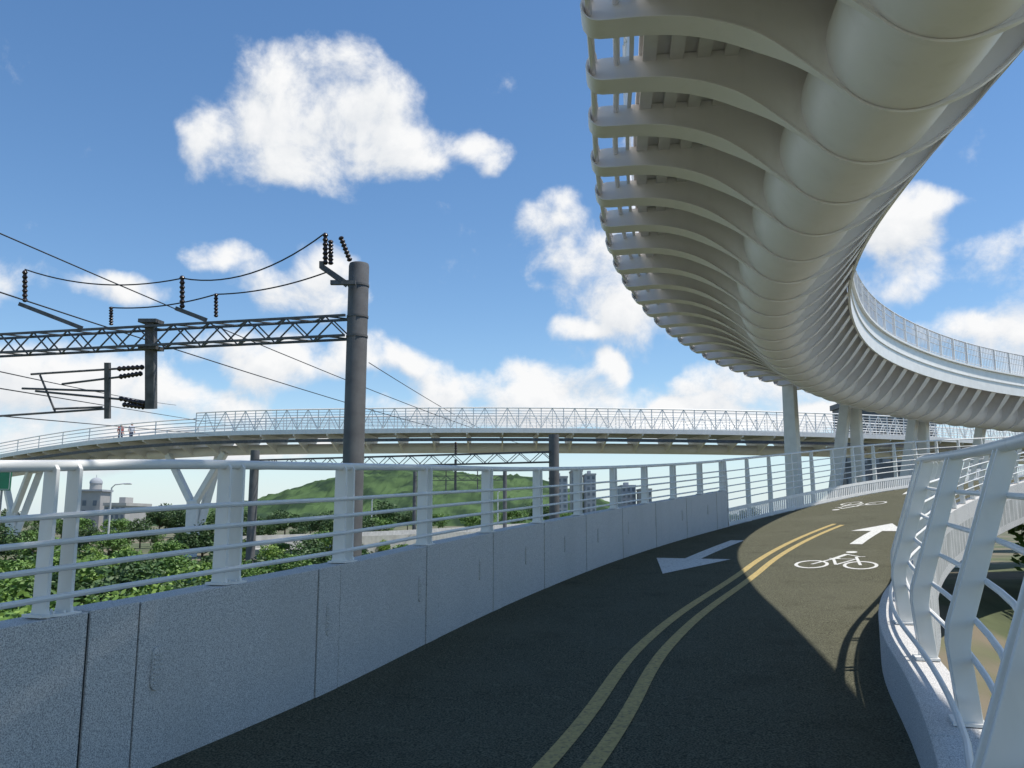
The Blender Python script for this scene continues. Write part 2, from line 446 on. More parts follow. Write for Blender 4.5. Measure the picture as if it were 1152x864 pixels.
def ucol(Y, lats, wd=.28):
    q = UP.sY(Y); p,a,r = UP.at(q)
    for l0, a0, l1, a1, zt in lats:
        top = p+r*l1+a*a1+Z3*zt; bot = p+r*l0+a*a0; bot.z = gz(bot.x, bot.y)-.2
        m_ = MB(); base=0
        for t,k in ((0,1.0),(.5,.9),(1,.8)):
            c = bot.lerp(top,t)
            for x_,y_ in ((-1,-1),(1,-1),(1,1),(-1,1)): m_.v.append(c+r*x_*wd*k+a*y_*wd*.7*k)
        for i in range(2):
            for k in range(4):
                A=base+i*4+k; B=base+i*4+(k+1)%4; m_.f.append((A,B,B+4,A+4))
        m_.f += [(base+3,base+2,base+1,base),(base+8,base+9,base+10,base+11)]
        m_.build('column', M['white'], ub, bevel=.04)
ucol(35.5, ((-2.5,0,-2.5,0,-.1),), .34)
ucol(36.9, ((-2.0,-.9,-.8,0,-.25),(-1.0,.8,-.6,.25,-.25)))
ucol(40.6, ((-1.8,-.6,-.4,0,-.4),(-.9,.8,-.2,.3,-.4)))
ucol(43.8, ((-1.5,-.6,.0,0,-.5),))
ucol(47.2, ((-1.2,0,.5,0,-1.2),))

# ------------------------------------------------------------------ far bridge
FZ = 7.1
FB = Curve([(-130,150,4.8),(-75,100,5.4),(-48,76,6.1),(-32,64,6.8),(-20.9,58.4,FZ),(-10,56.3,FZ),(-.9,55.8,FZ),(9,56.5,FZ),(18.9,58.3,FZ),(30,62,FZ),(46,70,FZ)])
ff = FB.fn
fb = thing('loop_bridge', ff(FB.L*.5,0,0), 'distant white cycle bridge with a zigzag braced fence crossing behind the railway masts', 'bridge')
sL = 0
for i,p in enumerate(FB.p):
    if p.x >= -20.6: sL = FB.s[i]; break
fr = rng(.5, FB.L-.5, 1.2)
MB().sweep([(-2,.0),(-2,.14),(2.0,.14),(2.0,.0)], fr, ff).build('deck', M['conc'], fb)
MB().sweep([(2.0,-.10),(2.0,.20),(2.08,.20),(2.08,-.10)], fr, ff).build('fascia', M['white'], fb)
MB().tube([ff(q,-.6,-.85) for q in fr], .34, 14).build('spine_tube', M['cream'], fb, True)
MB().sweep([(1.9,-.62),(1.9,-.42),(2.0,-.42),(2.0,-.62)], fr, ff).build('lower_chord', M['darksteel'], fb)
q = 60.0
while q < FB.L-.5:
    p,a,r = FB.at(q)
    m_ = MB(); m_.prism([(-2,-.0),(-2,-.2),(-1.0,-1.1),(-.3,-1.1),(2.0,-.2),(2.0,0)], lambda u,v,w: p+r*u+Z3*v+a*w, -.05,.05)
    m_.build('bracket', M['cream'], fb); q += 2.2
for lat in (2.0,-2.0):
    tr = MB(); H = 1.5; q = sL
    frs = rng(sL, FB.L-.5, 1.2)
    while q < FB.L-1.5:
        tr.beam(ff(q,lat,.2), ff(q+.7,lat,H), .04,.04); tr.beam(ff(q+.7,lat,H), ff(q+1.4,lat,.2), .04,.04)
        tr.beam(ff(q+.7,lat,.2), ff(q+.7,lat,H), .035,.035); tr.beam(ff(q,lat,.2), ff(q,lat,H), .05,.05)
        q += 1.4
    tr.build('fence_lattice', M['white'], fb)
    MB().tube([ff(q,lat,H) for q in frs], .05, 6).build('top_rail', M['white'], fb)
    for hh in (.4,.58,.76,.94,1.12,1.3):
        MB().tube([ff(q,lat,hh) for q in frs], .02, 5).build('rail', M['white'], fb)
    fr2 = rng(.5, sL, 1.2)
    for hh in (.35,.6,.85,1.1):
        MB().tube([ff(q,lat,hh) for q in fr2], .03 if hh < 1 else .05, 5).build('rail', M['white'], fb)
    for q in rng(.6, sL, 3.2): MB().beam(ff(q,lat,.145), ff(q,lat,1.05), .06,.06).build('fence_post', M['white'], fb)
def qpx(px, lat=0):
    return min(FB.s, key=lambda s_: abs(ff(s_,lat,0).x/dep(ff(s_,lat,0))-(px-576)/F))
def ycol(px):
    q = qpx(px)
    p,a,r = FB.at(q); b = Vector((p.x,p.y,-1.1))
    m_ = MB(); fork = Vector((p.x,p.y,p.z-4.4))
    m_.beam(b, fork+Z3*.2, .7,.7)
    for sgn in (-1,1):
        m_.beam(fork-Z3*.2, p+a*sgn*2.4-Z3*1.0, .42,.42)
    m_.beam(b, p-r*1.6-Z3*.5+a*.8, .5,.5)
    m_.build('forked_column', M['white'], fb, bevel=.05)
for px in (20,222): ycol(px)

# ------------------------------------------------------------------ railway portals
def insul(mb, a, b, r=.07, n=7):
    a, b = Vector(a), Vector(b); pts=[]; rad=[]; r*=.82
    for k in range(n):
        t0 = (k+.1)/n; t1=(k+.5)/n; t2=(k+.9)/n
        pts += [a.lerp(b,t0), a.lerp(b,t1), a.lerp(b,t2)]; rad += [r*.62, r, r*.62]
    return mb.tube([a]+pts+[b], [r*.3]+rad+[r*.3], 12)
def lattice(mb, A, B, h, d, bay):
    A, B = Vector(A), Vector(B); ax = (B-A).normalized(); L=(B-A).length; sd = Vector((-ax.y,ax.x,0)).normalized()
    up = sd.cross(ax)*-1
    if up.z < 0: up = -up
    c = [(-1,-1),(1,-1),(1,1),(-1,1)]
    cs = [(A+sd*i*d/2+up*j*h/2, B+sd*i*d/2+up*j*h/2) for i,j in c]
    for p,q in cs: mb.beam(p,q,.055,.055)
    n_ = int(L/bay)
    for i in range(n_):
        t0,t1=i/n_,(i+1)/n_
        for (e,f) in ((0,3),(1,2),(0,1),(3,2)):
            P_=cs[e]; Q_=cs[f]
            if i%2: P_,Q_=Q_,P_
            mb.beam(P_[0].lerp(P_[1],t0), Q_[0].lerp(Q_[1],t1), .03,.03)
mp = P(401,400,20); mx, my = mp.x, mp.y
por = thing('catenary_portal', (mx,my,-.9), 'large grey round railway mast carrying a dark lattice beam with insulators, nearest of the masts', 'railway mast')
ztop = P(401,292,20).z
MB().tube([(mx,my,-1.2),(mx,my,ztop-.06),(mx,my,ztop)], [.245,.24,.225], 28).build('mast', M['mast'], por, True)
cl = MB()
for z in (P(0,318,20).z, P(0,355,20).z, P(0,378,20).z): cl.tube([(mx,my,z-.025),(mx,my,z+.025)], .255, 28)
cl.build('clamp_band', M['mast'], por, True)
A = P(388,367,20)
zb = A.z; B = Vector((-19, my+3.4, zb))
A = Vector((mx-.2, my-.0, zb))
lb = MB(); lattice(lb, A, B, .48, .45, .5); lb.build('lattice_beam', M['darksteel'], por)
MB().tube([(B.x,B.y,-1.2),(B.x,B.y,ztop)], .25, 20).build('mast', M['mast'], por, True)
def bp(px):
    k=(px-576)/F
    best=min([i/400 for i in range(401)], key=lambda t: abs(A.lerp(B,t).x/dep(A.lerp(B,t))-k))
    return A.lerp(B,best)
def PB(px,py): return P(px,py,dep(bp(px)))
br = MB()
br.beam(P(388,318,19.8), P(362,300,19.8), .09,.12); br.beam(P(390,322,19.8), P(368,306,19.8), .06,.06)
br.beam(P(400,318,19.8), P(372,318,19.8), .10,.10); br.beam(P(362,302,19.8), P(362,294,19.8), .1,.1)
br.build('bracket_arm', M['darksteel'], por)
for a_, b_ in (((366,298),(366,262)),((372,298),(372,270)),((394,294),(383,266))):
    m_ = MB(); insul(m_, P(*a_,19.8), P(*b_,19.8), .085); m_.build('insulator', M['insul'], por, True)
for (ax_, ay_, bx_, by_) in ((22,342,92,369),(198,347,232,360)):
    MB().beam(PB(ax_,ay_), PB(bx_,by_), .08,.10).build('bracket_arm', M['darksteel'], por)
for a_, b_, n_ in (((28,340),(28,304),.085),((205,347),(205,310),.085),((125,366),(125,345),.07),((243,357),(243,330),.07)):
    m_ = MB(); insul(m_, PB(*a_), PB(*b_), n_); m_.build('insulator', M['insul'], por, True)
dp = MB(); dp.beam(PB(170,359), PB(170,460), .22,.22); dp.beam(PB(160,362), PB(180,362), .34,.09); dp.beam(PB(160,392), PB(180,392), .34,.09)
dp.build('drop_post', M['darksteel'], por)
MB().beam(PB(121,408), PB(121,471), .12,.12).build('drop_post', M['darksteel'], por)
arms = MB()
for a_, b_ in (((160,413),(35,421)),((160,421),(70,432)),((165,452),(40,440)),((120,440),(25,437)),((118,460),(-30,470)),((60,460),(115,458)),((62,463),(45,422))):
    arms.tube([PB(*a_), PB(*b_)], .028, 8)
arms.build('registration_arm', M['darksteel'], por)
for a_, b_ in (((162,413),(132,415)),((160,420),(134,424)),((165,455),(134,448)),((163,458),(138,455))):
    m_ = MB(); insul(m_, PB(*a_), PB(*b_), .085, 6); m_.build('insulator', M['insul'], por, True)

def wire(a, b, sag, label, r=.018, n=14):
    a,b=Vector(a),Vector(b)
    pts=[a.lerp(b,i/n)-Z3*sag*4*(i/n)*(1-i/n) for i in range(n+1)]
    o=MB().tube(pts,r,5).build('overhead_wire', M['wire']); tag(o, label, 'cable'); return o
wire(P(366,262,19.8), PB(205,313), .42, 'slack cable from the mast head insulator to the second insulator on the lattice beam')
wire(PB(205,313), PB(28,303), .28, 'slack cable between the two tall insulators on the lattice beam')
wire(P(368,306,19.8), PB(243,331), .12, 'lower short cable from the mast to the small insulator on the beam')
wire(PB(243,331), PB(125,346), .12, 'short cable linking the two small insulators on the lattice beam')
def ext(a,b,k0,k1): return a+(b-a)*k0, a+(b-a)*k1
a_,b_ = ext(P(0,250,20),P(510,466,52),-.3,1.6); wire(a_,b_,.5,'long overhead wire running from the upper left over the lattice beam to the far bridge')
a_,b_ = ext(P(0,320,18),P(465,470,50),-.3,1.5); wire(a_,b_,.3,'long overhead wire running below the lattice beam and behind the mast')
a_,b_ = ext(P(0,437,16),P(235,475,50),-.3,1.5); wire(a_,b_,.0,'thin contact wire at the far left below the registration arms', .012)
a_,b_ = ext(P(0,468,17),P(240,489,60),-.3,1.3); wire(a_,b_,.0,'lowest thin contact wire crossing in front of the bridge ramp at the left', .012)
a_,b_ = ext(P(0,415,17),P(170,450,40),-.3,1.5); wire(a_,b_,.1,'thin messenger wire leaving the upper registration arm at the left', .012)
a_ = P(415,408,40); b_ = P(540,482,75); wire(a_,b_,.1,'overhead wire emerging behind the round mast and dropping to the right',.02)

def small_portal(pxa, ta, pxb, tb, ytop_a, zbeam, label, r=.25):
    a = P(pxa,ytop_a,ta); b = P(pxb,ytop_a,tb)
    t = thing('catenary_portal', (a.x,a.y,-.9), label, 'railway mast')
    MB().tube([(a.x,a.y,-1.1),(a.x,a.y,a.z)], r, 14).build('mast', M['mast'], t, True)
    MB().tube([(b.x,b.y,-1.1),(b.x,b.y,zbeam+.8)], r, 14).build('mast', M['mast'], t, True)
    m_ = MB(); lattice(m_, (a.x,a.y,zbeam), (b.x,b.y,zbeam), .5,.45,.6); m_.build('lattice_beam', M['darksteel'], t)
    for f_ in (.3,.65):
        c = Vector((a.x,a.y,zbeam)).lerp(Vector((b.x,b.y,zbeam)), f_)
        MB().beam(c, c-Z3*1.6, .12,.12).build('drop_post', M['darksteel'], t)
        m_=MB(); insul(m_, c+Z3*.25, c+Z3*.9, .09,5); m_.build('insulator', M['insul'], t, True)
    return t
small_portal(623,42, 288,48, 489, P(0,519,45).z, 'dark railway portal standing just before the far bridge with masts at both ends', .25)
small_portal(568,95, 467,97, 530, P(0,538,96).z, 'smallest railway portal seen far off in front of the green hill', .22)

# ------------------------------------------------------------------ ground
def hgt(x, y):
    return gz(x,y) if (-40 < x < 70 and -20 < y < 80) else (-.9 if x < 25 else -2.4)
xs = [-2400,-1600,-900,-500,-250,-120,-70]+[-40+2*i for i in range(56)]+[80,120,250,500,900,1600,2400]
ys = [-300,-100,-40]+[-20+2*i for i in range(51)]+[90,110,150,220,350,600,1000,1700,3500]
mb = MB()
for y in ys:
    for x in xs: mb.v.append(Vector((x,y,hgt(x,y)+ (random.uniform(-.06,.06) if abs(x)<60 and y<80 else 0))))
nx = len(xs)
for j in range(len(ys)-1):
    for i in range(nx-1):
        a=j*nx+i; mb.f.append((a,a+1,a+nx+1,a+nx))
tag(mb.build('ground', M['ground'], smooth=True), kind='structure')
mb = MB(); hc = P(430,585,420); NX, NY = 200, 60
for j in range(NY+1):
    for i in range(NX+1):
        u = i/NX*2-1; v = j/NY*2-1
        x = hc.x+u*175; y = hc.y+60+v*130
        prof = math.exp(-((u+.05)/.36)**2)*.95+math.exp(-((u-.45)/.32)**2)*.66+math.exp(-((u+.62)/.2)**2)*.22
        h = 31*prof*math.cos(v*math.pi/2)**.8*max(0,1-abs(u)**6)
        nn = noise.fractal(Vector((x*.02,y*.02,0)),1,2,5)*4+noise.noise(Vector((x*.18,y*.18,1)))*1.6+noise.noise(Vector((x*.5,y*.5,3)))*1.1
        mb.v.append(Vector((x,y,-1.5+h+nn*min(1,h/8))))
for j in range(NY):
    for i in range(NX):
        a=j*(NX+1)+i; mb.f.append((a,a+1,a+NX+2,a+NX+1))
tag(mb.build('hill', M['hill']), kind='structure')

pts = [(12.5,2),(13.6,8),(16.0,15),(19.5,21),(24,27),(32,32)]
c2 = Curve([(x,y,-2.25) for x,y in pts])
mb = MB().sweep([(-1.3,-.3),(-1.3,.0),(1.3,.0),(1.3,-.3)], rng(0,c2.L,.8), c2.fn); tag(mb.build('walkway', M['paving']), kind='structure')
rc = Curve([(-16,60,-.5),(-6,80,-.3),(6,120,.2),(20,180,.8),(36,260,1.5)])
mb = MB().sweep([(-4,-1.5),(-4,0),(4,0),(4,-1.5)], rng(0,rc.L,3), rc.fn); tag(mb.build('road', M['conc']), kind='structure')
bt = thing('road_barrier', rc.at(20)[0], 'pale concrete barrier along the distant road under the far bridge', 'barrier')
MB().sweep([(4,-1.2),(4,.9),(4.3,.9),(4.3,-1.2)], rng(0,rc.L,3), rc.fn).build('barrier', M['conc'], bt)
MB().sweep([(-4.3,-1.2),(-4.3,.9),(-4,.9),(-4,-1.2)], rng(0,rc.L,3), rc.fn).build('barrier', M['conc'], bt)

# ------------------------------------------------------------------ foliage
def leaves(mb, c, rx, ry, rz, n, size, clumps=14):
    cs = []
    for _ in range(clumps):
        while True:
            d = Vector((random.uniform(-1,1),random.uniform(-1,1),random.uniform(-1,1)))
            if d.length < 1: break
        cs.append((Vector((d.x*rx*.75,d.y*ry*.75,d.z*rz*.75)), random.uniform(.25,.5)))
    for _ in range(n):
        cc, rr_ = random.choice(cs)
        d = Vector((random.gauss(0,1),random.gauss(0,1),random.gauss(0,1))).normalized()*random.uniform(.6,1.05)*rr_
        p = Vector(c)+cc+Vector((d.x*rx,d.y*ry,d.z*rz))
        a = Vector((random.gauss(0,1),random.gauss(0,1),random.gauss(0,.6))).normalized()
        b = a.cross(Vector((random.gauss(0,1),random.gauss(0,1),random.gauss(0,1)))).normalized()
        s_ = size*random.uniform(.6,1.3)
        o = len(mb.v); mb.v += [p-a*s_, p+b*s_*.45, p+a*s_, p-b*s_*.45]; mb.f.append((o,o+1,o+2,o+3))
def make_tree(h, w, m, n, size, name='tree'):
    t = thing(name, (0,0,0), 'x', 'tree')
    tk = MB(); tk.tube([(0,0,-.3),(.05,0,h*.3),(-.05,.08,h*.6)], [h*.03,h*.022,h*.012], 8)
    for k in range(5):
        an = k*1.3; tk.tube([(0,0,h*(.3+.05*k)),(math.cos(an)*w*.3,math.sin(an)*w*.3,h*(.52+.05*k))],[h*.012,h*.005],6)
    tk.build('trunk', M['bark'], t, True)
    cr = MB(); leaves(cr, (0,0,h*.62), w*.5, w*.5, h*.42, n, size, 18); cr.build('crown', m, t, fix=False)
    return t
T1 = make_tree(6,6.5,M['leaf2'],3200,.22); T2 = make_tree(5,6.5,M['leaf'],3200,.21); T3 = make_tree(4.2,3.4,M['leaf3'],3200,.13)
first=set()
def place(t, loc, sc, label, cat='tree', group=None):
    if t.name in first: o = copy_tree(t)
    else: o = t; first.add(t.name)
    o.location = loc; o.scale = (sc*random.uniform(.9,1.15),sc*random.uniform(.9,1.15),sc); o.rotation_euler=(0,0,random.uniform(0,6))
    o['label']=label; o['category']=cat
    if group: o['group']=group
    return o
for i in range(34):
    px = -40+i*14+random.uniform(-5,5); t_ = random.uniform(75,130)
    p = P(px,585,t_); place(random.choice((T1,T1,T1,T2)), (p.x,p.y,-1.2), random.uniform(.42,.72)*t_/105, 'dark green tree in the distant row beyond the railway', group='distant trees beyond the railway')
for i in range(26):
    px = -40+i*19+random.uniform(-9,9); t_ = random.uniform(40,62)
    p = P(px,585,t_)
    if abs(px-288)<10: continue
    place(random.choice((T1,T2,T3)), (p.x,p.y,-1.3), random.uniform(.28,.48), 'low bushy tree in the thicket behind the railway masts', group='thicket trees behind the railway masts')
for i in range(16):
    px = 430+i*30+random.uniform(-8,8); t_ = random.uniform(150,200)
    p = P(px,585,t_); place(random.choice((T1,T2)), (p.x,p.y,-1), random.uniform(.6,.95)*t_/150, 'small far tree on the horizon below the bridge', group='far trees on the horizon')
for i,(x,y,sc,t_) in enumerate(((12.2,15.5,.75,T3),(16.2,22,.95,T3),(21.5,30,1.1,T2),(10.6,10.4,.45,T3),(27,24,1.1,T1),(32,36,1.3,T2),(19.5,14,.9,T3))):
    labs = ['light green slender tree right of the leaning posts, nearer of the pair by the walk','light green tree beside the paved walk at the right edge','broad green tree behind the slender ones at the right edge','lowest small green sapling beside the walk at the lower right','dark green tree past the walkway at the right edge','large green tree farthest away beyond the right railing','light green tree on the outer side of the walkway']
    place(t_, (x,y,-2.4), sc, labs[i])
def make_bush(m, n, size):
    t = thing('bush', (0,0,0), 'x', 'bush'); st = MB()
    for k in range(6):
        an=k*1.05; st.tube([(0,0,-.2),(math.cos(an)*.45,math.sin(an)*.45,.7)],[.025,.01],5)
    st.build('stems', M['bark'], t)
    cr=MB(); leaves(cr,(0,0,.55),1.2,1.2,.6,n,size,15); cr.build('foliage', m, t, fix=False); return t
B1=make_bush(M['leaf'],4200,.06); B2=make_bush(M['leaf3'],3800,.055); B3=make_bush(M['leaf2'],3600,.065)
cnt=0
while cnt<120:
    t_ = random.uniform(7,36); px = random.uniform(-60,620)
    p = P(px,600,t_); pq = PATH.at(PATH.sY(p.y))[0]
    if p.x > pq.x-1.7 or (abs(p.x-mx)<.8 and abs(p.y-my)<.8): continue
    cnt+=1
    place(random.choice((B1,B1,B2,B2,B3)), (p.x,p.y,-.95), random.uniform(.7,1.45) if t_>12 else random.uniform(.9,1.35), 'leafy green shrub in the overgrown bank between the parapet and the railway', 'bush', 'shrubs on the railway bank')
for i in range(90):
    x = random.uniform(5,22); y = random.uniform(5,30); s_=PATH.sY(y); pp,a,r=PATH.at(s_)
    d=(Vector((x,y,0))-Vector((pp.x,pp.y,0))).dot(r)
    if d < W(s_)+1.8 : continue
    if min(((c2.at(k)[0].x-x)**2+(c2.at(k)[0].y-y)**2) for k in rng(0,c2.L,1)) < 4: continue
    place(random.choice((B1,B2,B2)), (x,y,-2.5), random.uniform(.5,1.0), 'low bright green shrub on the lawn below the right railing', 'bush', 'shrubs on the lower lawn')
gm=MB()
for _ in range(30000):
    if random.random()<.5:
        x=random.uniform(-22,4); y=random.uniform(5,40); pp=PATH.at(PATH.sY(y))[0]
        if x>pp.x-.6: continue
        z=-.9
    else:
        x=random.uniform(5,24); y=random.uniform(4,28); s_=PATH.sY(y); pp,a,r=PATH.at(s_)
        if (Vector((x,y,0))-Vector((pp.x,pp.y,0))).dot(r) < W(s_)+1.2: continue
        if min(((c2.at(k)[0].x-x)**2+(c2.at(k)[0].y-y)**2) for k in rng(0,c2.L,2.5)) < 3.4: continue
        z=gz(x,y)
    h_=random.uniform(.12,.40); an=random.uniform(0,6.3); d=Vector((math.cos(an),math.sin(an),0))*.03
    b_=Vector((x,y,z-.05)); o=len(gm.v); gm.v+=[b_-d,b_+d,b_+Vector((random.uniform(-.15,.15),random.uniform(-.15,.15),h_))]; gm.f.append((o,o+1,o+2))
tag(gm.build('grass', M['leaf3'], fix=False), 'rough grass and weeds growing beside the cycle path', 'grass', kind='stuff')

# ------------------------------------------------------------------ buildings
def building(px0, px1, pytop, t_, depth, m, label, nx_, nz_, name='apartment_block', win=.55):
    a=P(px0,585,t_); b=P(px1,585,t_); zt=P(0,pytop,t_).z
    root=thing(name,((a.x+b.x)/2,a.y+depth/2,-1),label,'building')
    MB().bx(a.x,b.x,a.y,a.y+depth,-2,zt).build('wall',m,root)
    w=b.x-a.x
    MB().bx(a.x-.2,b.x+.2,a.y-.2,a.y+depth+.2,zt+.01,zt+.6).build('roof',m,root)
    MB().bx(a.x+w*.3,a.x+w*.6,a.y+depth*.3,a.y+depth*.6,zt+.62,zt+1.8).build('roof_house',m,root)
    cw=w/nx_; ch=(zt-0)/nz_
    fst=None
    for i in range(nx_):
        for j in range(nz_):
            cx_=a.x+cw*(i+.5); cz=ch*(j+.5)
            if fst is None:
                fst=MB().bx(cx_-cw*win/2,cx_+cw*win/2,a.y-.05,a.y+.3,cz-ch*.28,cz+ch*.28).build('window',M['glass'],root); fx,fz=cx_,cz
            else:
                o=fst.copy(); col.objects.link(o); o.location=(cx_-fx,0,cz-fz)
    return root
building(955,1062,456,95,3,M['bdark'],'dark office building behind the white bridge columns',8,4,name='office_building',win=.7)
building(620,639,537,300,14,M['bldg'],'left grey tower of the apartment group under the far bridge',3,9)
building(644,656,530,320,14,M['bldg2'],'tallest beige tower in the middle of the apartment group',3,10)
building(660,671,534,310,14,M['bldg'],'right grey tower of the apartment group under the far bridge',2,9)
building(700,716,547,340,14,M['bldg'],'short wide apartment block standing apart right of the tower group',3,6)
building(116,140,569,170,12,M['bldg2'],'low beige block beside the domed tower at the far left',4,3)
building(722,734,551,330,12,M['bldg2'],'smallest beige block right of the short apartment block',3,5)
a=P(105,585,180); zt=P(0,553,180).z; zt2=P(0,538,180).z
dt=thing('domed_tower',(a.x,a.y,-1),'pale tower with stepped storeys and a small dome at the far left','building')
MB().bx(a.x-2.2,a.x+2.2,a.y-2.2,a.y+2.2,-2,zt).build('tower_body',M['bldg2'],dt)
MB().bx(a.x-2.6,a.x+2.6,a.y-2.6,a.y+2.6,zt+.01,zt+.4).build('cornice',M['bldg'],dt)
MB().tube([(a.x,a.y,zt+.41),(a.x,a.y,zt+1.7)],1.2,12).build('drum',M['bldg2'],dt,True)
MB().tube([(a.x,a.y,zt+1.71)]+[(a.x,a.y,zt+1.71+1.3*math.sin(k*.31)) for k in range(1,6)]+[(a.x,a.y,zt2+.8)],[1.3]+[1.3*math.cos(k*.31)+.03 for k in range(1,6)]+[.04],14).build('dome',M['bldg'],dt,True)
for k in (-1,1):
    for z in (1,3,5): MB().bx(a.x+k*1.1-.4,a.x+k*1.1+.4,a.y-2.26,a.y-2.1,z-.5,z+.6).build('window',M['glass'],dt)
def lamp(px, ytop, t_, label):
    b=P(px,585,t_); zt=P(0,ytop,t_).z
    r_=thing('street_lamp',(b.x,b.y,-1),label,'street lamp')
    MB().tube([(b.x,b.y,-1.1),(b.x,b.y,zt-.3),(b.x+.3,b.y,zt),(b.x+1.2,b.y,zt+.1)],[.1,.07,.06,.05],8).build('pole',M['lampw'],r_,True)
    MB().box((b.x+1.5,b.y,zt+.08),(.35,0,0),(0,.14,0),(0,0,.07)).build('lamp_head',M['lampw'],r_,bevel=.04)
lamp(123,545,80,'grey street lamp beside the domed tower at the far left')
lamp(418,560,110,'thin street lamp just right of the big round mast')
lamp(560,552,120,'thin street lamp by the distant road left of the second mast')
sg=P(2,540,45); r_=thing('road_sign',(sg.x,sg.y,-1),'small green road sign on a post at the far left edge','sign')
MB().tube([(sg.x,sg.y+.08,-1.1),(sg.x,sg.y+.08,sg.z+.6)],.06,8).build('post',M['conc'],r_)
MB().box((sg.x,sg.y,sg.z),(.5,0,0),(0,.03,0),(0,0,.55)).build('sign_panel',M['green'],r_)
MB().box((sg.x,sg.y-.035,sg.z),(.45,0,0),(0,.003,0),(0,0,.5)).build('sign_border',M['lampw'],r_)
MB().box((sg.x,sg.y-.042,sg.z),(.42,0,0),(0,.003,0),(0,0,.47)).build('sign_face',M['green'],r_)

# ------------------------------------------------------------------ people on the bridge
def person(q, lat, shirt, label, stride):
    p,a,r=FB.at(q); base=p+r*lat+Z3*.145
    J={'pel':(0,0,.95),'ch':(0,0,1.3),'nk':(0,0,1.48),'hd':(0,.02,1.58),'ht':(0,.02,1.70),
       'hl':(-.09,0,.9),'kl':(-.1,.12*stride,.5),'fl':(-.1,.18*stride-.05,.06),'tl':(-.1,.18*stride+.12,.03),
       'hr':(.09,0,.9),'kr':(.1,-.05*stride,.5),'fr':(.1,-.28*stride,.08),'tr':(.1,-.28*stride+.15,.03),
       'sl':(-.19,0,1.4),'el':(-.25,-.05,1.12),'wl':(-.24,.1,.88),'sr':(.19,0,1.4),'er':(.25,-.02,1.12),'wr':(.24,.14,.9)}
    rad={'pel':.14,'ch':.16,'nk':.06,'hd':.095,'ht':.085,'hl':.09,'hr':.09,'kl':.06,'kr':.06,'fl':.045,'fr':.045,'tl':.035,'tr':.035,'sl':.06,'sr':.06,'el':.042,'er':.042,'wl':.035,'wr':.035}
    E=[('pel','ch'),('ch','nk'),('nk','hd'),('hd','ht'),('pel','hl'),('hl','kl'),('kl','fl'),('fl','tl'),('pel','hr'),('hr','kr'),('kr','fr'),('fr','tr'),('ch','sl'),('sl','el'),('el','wl'),('ch','sr'),('sr','er'),('er','wr')]
    ks=list(J); me=bpy.data.meshes.new('person'); me.from_pydata([J[k] for k in ks],[(ks.index(x),ks.index(y)) for x,y in E],[])
    o=bpy.data.objects.new('person',me); col.objects.link(o)
    o.modifiers.new('skin','SKIN'); sub=o.modifiers.new('sub','SUBSURF'); sub.levels=1; sub.render_levels=1
    for i,k in enumerate(ks):
        me.skin_vertices[0].data[i].radius=(rad[k],rad[k]); me.skin_vertices[0].data[i].use_root=(k=='pel')
    dg=bpy.context.evaluated_depsgraph_get(); dg.update(); nm=bpy.data.meshes.new_from_object(o.evaluated_get(dg))
    o.modifiers.clear(); o.data=nm; nm.materials.clear()
    for m_ in (M['trouser'],shirt,M['skin'],M['hair']): nm.materials.append(m_)
    for f in nm.polygons:
        c=f.center; f.use_smooth=True
        f.material_index = 0 if c.z<.95 and abs(c.x)<.2 else (3 if c.z>1.64 or (c.z>1.55 and c.y<-.02) else (2 if c.z>1.47 or (c.z<1.15 and abs(c.x)>.2) else 1))
    o.location=base; o.rotation_euler=(0,0,-math.atan2(a.x,a.y)); tag(o,label,'person')
person(qpx(135,-1.2),-1.2,M['shirt1'],'person in a red top walking on the far bridge ramp, left of the two',1)
person(qpx(148,-1.3),-1.3,M['shirt2'],'person in a pale top walking on the far bridge ramp, right of the two',-1)

# ------------------------------------------------------------------ clouds: a distant layer 2.9 km away, wispy where thin
BL = [(285,150,62,36),(345,112,62,46),(405,118,62,50),(350,178,110,26),(455,165,75,28),(530,170,52,15),(395,88,50,24),(235,152,32,16),
 (620,245,44,28),(665,295,55,40),(710,345,50,44),(662,372,38,12),(1000,245,46,26),(1058,220,34,16),(1015,310,46,32),(1110,382,60,24),
 (530,435,70,30),(620,448,80,24),(455,410,42,14),(678,412,20,12),(835,432,60,28),(760,464,60,10),(150,322,52,15),(345,312,58,28),(285,402,72,26),
 (55,430,90,32),(40,480,110,28),(210,452,100,20),(262,290,30,13),(392,335,34,34),(400,400,36,18),(130,500,220,18),(640,468,240,13),
 (-120,300,100,40),(1290,300,100,60),(-200,430,160,50),(1300,420,200,40),(900,472,120,16),(760,150,60,30),(880,330,60,40)]
NU, NV = 460, 200
U = np.linspace(R(-48), R(52), NU); V = np.linspace(R(-1.5), R(34), NV)
UU, VV = np.meshgrid(U, V)
wx = np.zeros_like(UU); wy = np.zeros_like(UU)
for j in range(NV):
    for i in range(NU):
        c_ = Vector((U[i]*9, V[j]*9, 0)); wx[j,i] = noise.fractal(c_,1,2,3)*.034; wy[j,i] = noise.fractal(c_+Vector((9,5,3)),1,2,3)*.022
def field(uu, vv):
    acc = np.zeros_like(uu)
    for (bx_,by_,rx,ry) in BL:
        d = P(bx_,by_,1)-Vector((0,0,CAMZ)); d.normalize(); u0=math.atan2(d.x,d.y); v0=math.asin(d.z)
        q = ((uu-u0)/(rx/F))**2+((vv-v0)/(ry/F))**2
        acc += np.exp(-3*np.minimum(q,20))
    return np.maximum(1+np.log(acc+1e-9)/3, -1.4)
F1 = field(UU+wx, VV+wy); F2 = field(UU+wx+.012, VV+wy+.022)
RD = 2900
X = (RD*np.cos(VV)*np.sin(UU)).ravel(); Y = (RD*np.cos(VV)*np.cos(UU)).ravel(); Zc = (RD*np.sin(VV)).ravel()
me = bpy.data.meshes.new('sky_clouds')
